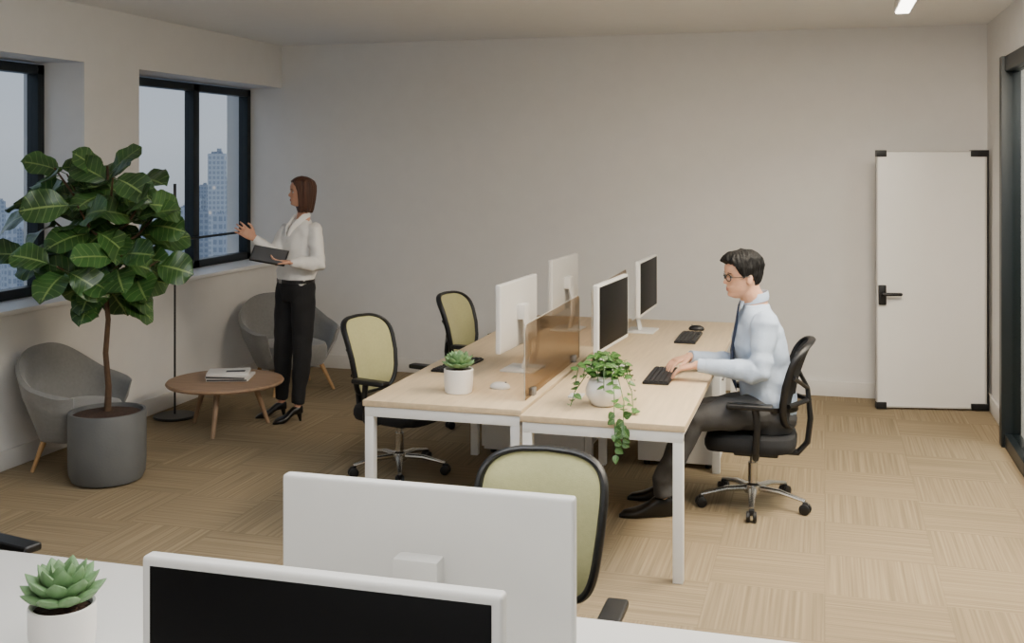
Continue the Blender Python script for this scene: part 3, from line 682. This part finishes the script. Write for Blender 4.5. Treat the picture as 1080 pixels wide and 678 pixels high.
so = sh.build('shirt', M['shirtb'], root, o); remesh(so, .0065, 3, .014, .07)
for s_, e_, w_ in ((LS, LE, LW), (RS, RE, RW)): MB().tube([e_.lerp(w_, .82), e_.lerp(w_, .98)], [.038, .036], 18).build('cuff', M['shirtb'], root, o)
cl = MB(); cc_ = nb+V((0, 0, .03))+fm*.004; rr = []
for rad, z_ in ((.072, -.02), (.075, .0), (.069, .028), (.065, .027), (.06, -.01)): rr.append([cc_+lm*(math.cos(a)*rad)+fm*(math.sin(a)*rad*1.02)+UP*(z_-.014*math.sin(a)) for a in [2*PI*k/28 for k in range(28)]])
cl.loft(rr, cap=False)
for g in (-1, 1): cl.tube([cc_+fm*.066+lm*g*.012+UP*.008, cc_+fm*.078+lm*g*.03+UP*-.03, cc_+fm*.083+lm*g*.04+UP*-.055], [.02, .018, .004], 8, flat=.3, nrm=(fm+lm*g*.5).normalized())
cl.build('collar', M['shirtb'], root, o)
ti = MB(); k0 = cc_+fm*.073+UP*-.01
ti.tube([k0, k0+fm*.016+V((0, 0, -.03)), P(777, 350, 6.03)+fm*.01, P(773.5, 370, 6.03)+fm*.008, P(776, 398, 6.03)+fm*.014, P(779, 412, 6.03)+fm*.012], [.018, .015, .026, .034, .042, .006], 10, flat=.28, nrm=fm)
ti.build('tie', M['tie'], root, o)
# trousers
tr_ = MB(); rings_torso(tr_, [(c, lm, fm, a, b) for c, a, b in ((P(812, 452, 6.03), .16, .11), (P(811, 436, 6.03), .188, .14), (P(811, 424, 6.03), .184, .138))])
for h_, k_, a_ in ((LHIP, LK, LA), (RHIP, RK, RA)):
    tr_.tube([h_, h_.lerp(k_, .5), k_+UP*-.005, k_.lerp(a_, .35), a_+V((0, 0, .03)), a_+V((0, 0, -.045))-fm*.01], [.098, .090, .070, .068, .058, .056], 20)
    tr_.ell(k_, (.068, .068, .068)); tr_.ell(h_, (.096, .096, .092))
to = tr_.build('trousers', M['trg'], root, o); remesh(to, .0065, 3, .016, .07)
be = MB()
rings_torso(be, [(P(811, y, 6.03), lm, fm, a, b) for y, a, b in ((428, .17, .125), (427.5, .197, .150), (422.5, .197, .150), (422, .17, .125))]); be.build('belt', M['shoe'], root, o)
for A_ in (LA, RA):
    q0 = V((A_.x+RT.x*.05, A_.y+RT.y*.05, 0)); shoe(MB(), q0, q0-RT*.285-(FW*.02 if A_ is LA else V((0, 0, 0))), .1, .11).build('shoe', M['shoe'], root, o)
# hair (man)
def hairline(a):
    return itp([(0, .176), (40, .172), (58, .158), (68, .125), (80, .098), (95, .112), (108, .085), (130, .050), (180, .028)], abs(a))
hr = MB(); rings = []
for i in range(60):
    z = .02+.205*(.5*(1-math.cos(PI*i/59))); r = []
    for k in range(130):
        a = 2*PI*k/130; ca, sa = math.cos(a), math.sin(a); dg = math.degrees(math.atan2(sa, ca))
        m_ = sst(-.004, .012, z-hairline(dg)+.006*noise.noise(V((ca*6, sa*6, 0)))); tp = sst(.12, .2, z)
        off = -.012+m_*(.020+.013*tp+.012*tp*max(0, ca)*(1-.5*abs(sa)))+.010*m_*noise.noise(V((ca*10, sa*10+z*24, z*12)))
        x = (itp(HF, z) if ca > 0 else itp(HB, z))*math.copysign(abs(ca)**.85, ca); y = itp(HW, z)*math.copysign(abs(sa)**.9, sa)
        q = math.hypot(x, y)+1e-6; ex = max(0, q+off)/q if q > .02 else 1.25
        r.append(hd.w(x*ex, y*ex, z+tp*m_*.022*(z/.225)**3+.006*m_*tp*sa))
    rings.append(r)
hr.loft(rings); hr.build('hair', M['hairb'], root, o, ang=80)
gl = MB()
for g in (-1, 1):
    ct = hd.w(.085, g*.032, .110); pts = [ct+(hd.s*(math.cos(a)*.022)+hd.u*(math.sin(a)*.017)-hd.f*(.006*math.cos(a)*g))*hd.sc for a in [2*PI*k/20 for k in range(21)]]
    gl.tube(pts, .0026, 6); gl.tube([hd.w(.083, g*.055, .114), hd.w(.05, g*.077, .113), hd.w(-.012, g*.083, .112)], .0026, 6)
gl.tube([hd.w(.089, -.010, .113), hd.w(.096, 0, .116), hd.w(.089, .010, .113)], .0024, 6); gl.build('glasses', M['black'], root, o)
# --------------------------------------------------------------- standing woman
D = 8.06
def uv_(u, v): return (RT*u+FW*v).normalized()
tf = uv_(-.66, -.75); ts = UP.cross(tf); pf = uv_(-.78, -.62); ps = UP.cross(pf)
root = thing('person', 'standing woman in white blouse and black trousers holding a tablet by the window', 'person', (P(308, 443, D).x, P(308, 443, D).y, 0)); o = root.location.copy()
hd = Head(P(318, 217.5, D-.02), uv_(-.94, -.34), UP, .93)
body = MB(); hd.add(body)
nb = P(320, 230, D)
body.tube([P(319, 240, D), nb, hd.w(-.022, 0, .03), hd.w(-.02, 0, .09)], [.055, .047, .043, .045], 18)
def W_(px, py, v=0): return P(px, py, D+v)
rows = [(W_(312, 312), ps, pf, .13, .08), (W_(312, 300), ps, pf, .14, .09), (W_(313, 278), ts, tf, .10, .075), (W_(315, 255), ts, tf, .12, .085), (W_(317, 241), ts, tf, .13, .065), (nb, ts, tf, .05, .045)]
rings_torso(body, rows)
LS, LE, LW = P(332, 242, D-.08), P(336, 279, D-.17), P(307, 277, D-.27)
RS, RE, RW = P(302, 242, D+.1), P(289, 270, D-.07), P(268, 251, D-.14)
for s_, e_, w_ in ((LS, LE, LW), (RS, RE, RW)): body.tube([s_, s_.lerp(e_, .5), e_, e_.lerp(w_, .4), w_], [.038, .034, .029, .028, .021], 14, roundcap=True)
LHIP, LK, LA = P(320, 303, D-.05), P(319, 366, D-.09), P(314, 427, D-.08)
RHIP, RK, RA = P(304, 303, D+.05), P(299, 364, D+.02), P(297, 422, D+.06)
for h_, k_, a_ in ((LHIP, LK, LA), (RHIP, RK, RA)):
    ft = uv_(-.75, -.5) if a_ is LA else uv_(-.9, -.3)
    body.tube([h_, h_.lerp(k_, .5), k_, k_.lerp(a_, .35), a_, a_+V((0, 0, -.02))], [.07, .058, .044, .042, .026, .026], 16, roundcap=True)
    body.tube([a_+V((0, 0, -.02)), V((a_.x, a_.y, .085))+ft*.03, V((a_.x, a_.y, .045))+ft*.08, V((a_.x, a_.y, .022))+ft*.11], [.024, .021, .015, .010], 12, roundcap=True)
tab_c = P(284, 269.5, D-.27)
hand(body, LW, (tab_c+RT*.03)-LW+V((0, 0, -.03)), -UP+RT*.2, -FW*1+RT*.1, (.15, .3, .3), .92, thumb=-1.0)
hand(body, RW, P(246, 236, D-.17)-RW, (UP*.4-FW*.9), UP*.8+RT*.3, (.12, .18, .15), .95, .2)
body.tube([nb+tf*.02, W_(317.5, 238)+tf*.058, W_(317, 243)+tf*.080, W_(316, 249)+tf*.102], [.03, .024, .018, .005], 12, flat=.45, nrm=tf)
bo = body.build('body', M['skin'], root, o); remesh(bo, .0042, 3)
hd.face(root, o, M['lips'], M['hairw'])
sh = MB(); rings_torso(sh, [(W_(312, 300), ps, pf, .146, .1), (W_(312, 293), ps, pf, .162, .120), (W_(313, 286), ts, tf, .160, .122), (W_(313, 278), ts, tf, .144, .110), (W_(314, 262), ts, tf, .150, .117), (W_(315, 252), ts, tf, .154, .112), (W_(317, 241), ts, tf, .158, .083), (W_(318, 236), ts, tf, .11, .06), (W_(319, 231), ts, tf, .062, .050)])
for s_, e_, w_ in ((LS, LE, LW), (RS, RE, RW)): sh.tube([s_, s_.lerp(e_, .4), s_.lerp(e_, .62), s_.lerp(e_, .8), e_, e_.lerp(w_, .22), e_.lerp(w_, .45), e_.lerp(w_, .65), e_.lerp(w_, .9)], [.056, .055, .049, .058, .053, .058, .048, .050, .034], 18, roundcap=True)
so = sh.build('blouse', M['shirtw'], root, o); remesh(so, .0062, 3, .015, .06)
cl = MB()
for g in (-1, 1):
    a0 = nb+ts*g*.052-tf*.02+UP*.03; a1 = nb+ts*g*.052+tf*.035+UP*.012; a2 = W_(316.5, 240)+tf*.088+ts*g*.034; a3 = W_(316, 248)+tf*.114+ts*g*.014
    cl.tube([a0, a1, a2, a3], [.016, .022, .024, .006], 8, flat=.3, nrm=(tf+ts*g).normalized())
cl.build('collar', M['shirtw'], root, o)
tr_ = MB(); rings_torso(tr_, [(W_(312, 316), ps, pf, .135, .1), (W_(312, 304), ps, pf, .156, .116), (W_(312, 294), ps, pf, .150, .112), (W_(312, 292), ps, pf, .145, .105)])
for h_, k_, a_ in ((LHIP, LK, LA), (RHIP, RK, RA)):
    tr_.tube([h_, h_.lerp(k_, .5), k_, k_.lerp(a_, .4), a_.lerp(k_, .1), a_.lerp(k_, .03)], [.090, .086, .070, .064, .049, .048], 20)
    tr_.ell(h_, (.088, .088, .088))
to = tr_.build('trousers', M['trb'], root, o); remesh(to, .0065, 4, .012, .08)
be = MB(); rings_torso(be, [(W_(312, y), ps, pf, a, b) for y, a, b in ((297.5, .145, .1), (297, .164, .123), (293.5, .163, .122), (293, .145, .1))]); be.build('belt', M['shoe'], root, o)
MB().box(W_(312, 295.3)+pf*.124, (.03, .012, .03), .003, rot=Matrix.Rotation(math.atan2(pf.y, pf.x)-PI/2, 4, 'Z')).build('buckle', M['alu'], root, o)
for a_, ft in ((LA, uv_(-.75, -.5)), (RA, uv_(-.9, -.3))):
    h0 = V((a_.x, a_.y, 0))-ft*.035; shoe(MB(), h0, h0+ft*.225, .088, .062, .055, True).build('heeled_shoe', M['shoe'], root, o)
hr = MB(); rings = []
for i in range(60):
    z = -.045+.27*(.5*(1-math.cos(PI*(.15+.85*i/59)))-.054)/.946; z = min(z, .2249); r = []
    for k in range(140):
        a = 2*PI*k/140; ca, sa = math.cos(a), math.sin(a); dg = abs(math.degrees(math.atan2(sa, ca)))
        fx = itp([(-.06, .07), (0, .08), (.1, .09), (.16, .093), (.185, .082), (.205, .06), (.218, .034), (.225, .004)], z)
        bx_ = itp([(-.06, .080), (-.02, .096), (.05, .108), (.12, .115), (.155, .114), (.185, .1), (.205, .073), (.218, .042), (.225, .004)], z)
        wy = itp([(-.06, .070), (0, .086), (.08, .09), (.155, .088), (.185, .076), (.205, .055), (.218, .032), (.225, .004)], z)
        x = (fx if ca > 0 else bx_)*math.copysign(abs(ca)**.9, ca); y = wy*math.copysign(abs(sa)**.9, sa)
        lim = itp([(-.06, 72), (.0, 60), (.06, 60), (.12, 56), (.155, 46), (.175, 25), (.188, 0)], z)
        opn = 1-sst(lim-7, lim+7, dg) if z < .188 else 0
        wv = 1+.07*noise.noise(V((ca*9, sa*9, z*4+3)))*(1-sst(.17, .22, z))
        ex = (1-opn)*wv+opn*.42
        r.append(hd.w(x*ex, y*ex, z+(.014 if z > .12 else 0)*sst(.12, .2, z)+(.012*noise.noise(V((ca*5, sa*5, 1))) if z < .0 else 0)))
    rings.append(r)
hr.loft(rings); hr.build('hair', M['hairw'], root, o, ang=80)
# tablet
tn = (UP*.82+RT*.2-FW*.5).normalized()
tx_ = (-RT*.9+UP*.2+FW*-.1); tx_ = (tx_-tn*tx_.dot(tn)).normalized(); ty = tn.cross(tx_)
t = thing('tablet', 'dark tablet held in the standing woman\'s left hand', 'tablet', tab_c)
Rm = Matrix((tx_, ty, tn)).transposed().to_4x4()
MB().box((0, 0, 0), (.25, .18, .009), .004, rot=Rm).build('case', M['black'], t)
MB().box(tn*.0052, (.23, .16, .001), 0, rot=Rm).build('screen', M['tablet'], t)
# ---------------------------------------------------------------- city outside
struct('ground', MB().box((-700, 500, -72), (1800, 1800, 2)), mat('hazy_ground', (172, 178, 186), 1, nscale=.02, var=.2), 'hazy city ground far below the windows')  # distance haze is painted into the pale ground colour
cm = [citymat('hazy_tower_a', (196, 200, 206), (164, 170, 179)), citymat('hazy_tower_b', (178, 183, 191), (150, 157, 168)), citymat('hazy_tower_c', (214, 215, 217), (180, 185, 192), .03)]  # aerial haze is put into these pale, low-contrast wall and window colours
def tower(label, px, wpx, ytop, d, mi, rot=0.3):
    p = P(px, HOR, d); w_ = wpx/FPX*d; zt = H-(ytop-HOR)/FPX*d
    t = thing('tower_block', label, 'building', (p.x, p.y, -71), rot, 'city skyline beyond the windows')
    hh = zt+71
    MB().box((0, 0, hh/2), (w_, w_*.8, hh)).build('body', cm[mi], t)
    MB().box((0, 0, hh+w_*.06), (w_*.6, w_*.5, w_*.12)).box((w_*.12, 0, hh+w_*.2), (w_*.25, w_*.2, w_*.2)).build('roof_plant', cm[1], t)
tower('tallest pale tower seen through the right pane of the far window', 229, 18, 162, 420, 2, .45)
tower('broad grey tower directly right of the tallest pale tower', 246, 15, 188, 520, 0, .2)
tower('slim tower left of the tallest pale tower in the right pane', 215, 11, 196, 560, 1, .1)
rr = random.Random(3)
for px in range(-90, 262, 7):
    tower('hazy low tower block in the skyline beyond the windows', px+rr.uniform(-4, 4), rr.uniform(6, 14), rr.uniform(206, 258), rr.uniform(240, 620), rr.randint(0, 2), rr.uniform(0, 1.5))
# ---------------------------------------------------------------- world + lights
wd = bpy.data.worlds.new('dusk_sky'); bpy.context.scene.world = wd; wd.use_nodes = True
N, L = wd.node_tree.nodes, wd.node_tree.links; bg = N['Background']
tc = N.new('ShaderNodeTexCoord'); sp = N.new('ShaderNodeSeparateXYZ'); L.new(tc.outputs['Generated'], sp.inputs[0])
cr = N.new('ShaderNodeValToRGB'); L.new(mth(N, L, 'ADD', mth(N, L, 'MULTIPLY', sp.outputs[2], 1.0), .5), cr.inputs[0])
cr.color_ramp.elements[0].position = .45; cr.color_ramp.elements[0].color = lin((160, 167, 176))
cr.color_ramp.elements[1].position = .75; cr.color_ramp.elements[1].color = lin((160, 177, 200))
e = cr.color_ramp.elements.new(.52); e.color = lin((176, 184, 194))
L.new(cr.outputs[0], bg.inputs[0]); bg.inputs[1].default_value = 1.5
def area(name, loc, sx, sy, power, col, rot=(0, 0, 0)):
    l = bpy.data.lights.new(name, 'AREA'); l.shape = 'RECTANGLE'; l.size = sx; l.size_y = sy; l.energy = power; l.color = col
    o = bpy.data.objects.new(name, l); o.location = loc; o.rotation_euler = rot; COL.objects.link(o)
area('unseen_ceiling_light', (.55, 5.3, 2.93), .8, 2.0, 205, (1, .86, .67))
area('unseen_ceiling_light', (-1.6, 4.2, 2.93), .9, 1.8, 12, (.95, .97, 1))  # weak cool overhead fill, added out of view without a fixture
area('unseen_ceiling_light', (-.4, 1.2, 2.93), 1.5, 1.2, 42, (1, .97, .93))  # overhead fill added above the foreground desk, no fixture modelled
area('ceiling_fill_light', (-.9, 3.4, 2.42), 2.6, 1.8, 112, (.93, .97, 1), (PI, 0, 0))  # added bodiless fill aimed upward to brighten the ceiling
area('rear_fill_light', (-.4, -1.5, 1.9), 3.0, 1.4, 38, (.97, .98, 1), (PI/2, 0, 0))  # added soft fill behind the camera, brightens surfaces facing it
area('corridor_fill_light', (2.3, 6.2, 2.9), .6, 4, 160, (1, .95, .88))  # unseen fill added to lighten the view through the partition
# ---------------------------------------------------------------- camera
cam = bpy.data.cameras.new('camera'); co = bpy.data.objects.new('camera', cam); COL.objects.link(co)
cam.sensor_width = 36; cam.lens = 36*FPX/1080; cam.shift_y = -(339-HOR)/1080; cam.clip_end = 3000; cam.clip_start = .05
co.location = (0, 0, H); co.rotation_euler = (PI/2, 0, YAW); bpy.context.scene.camera = co
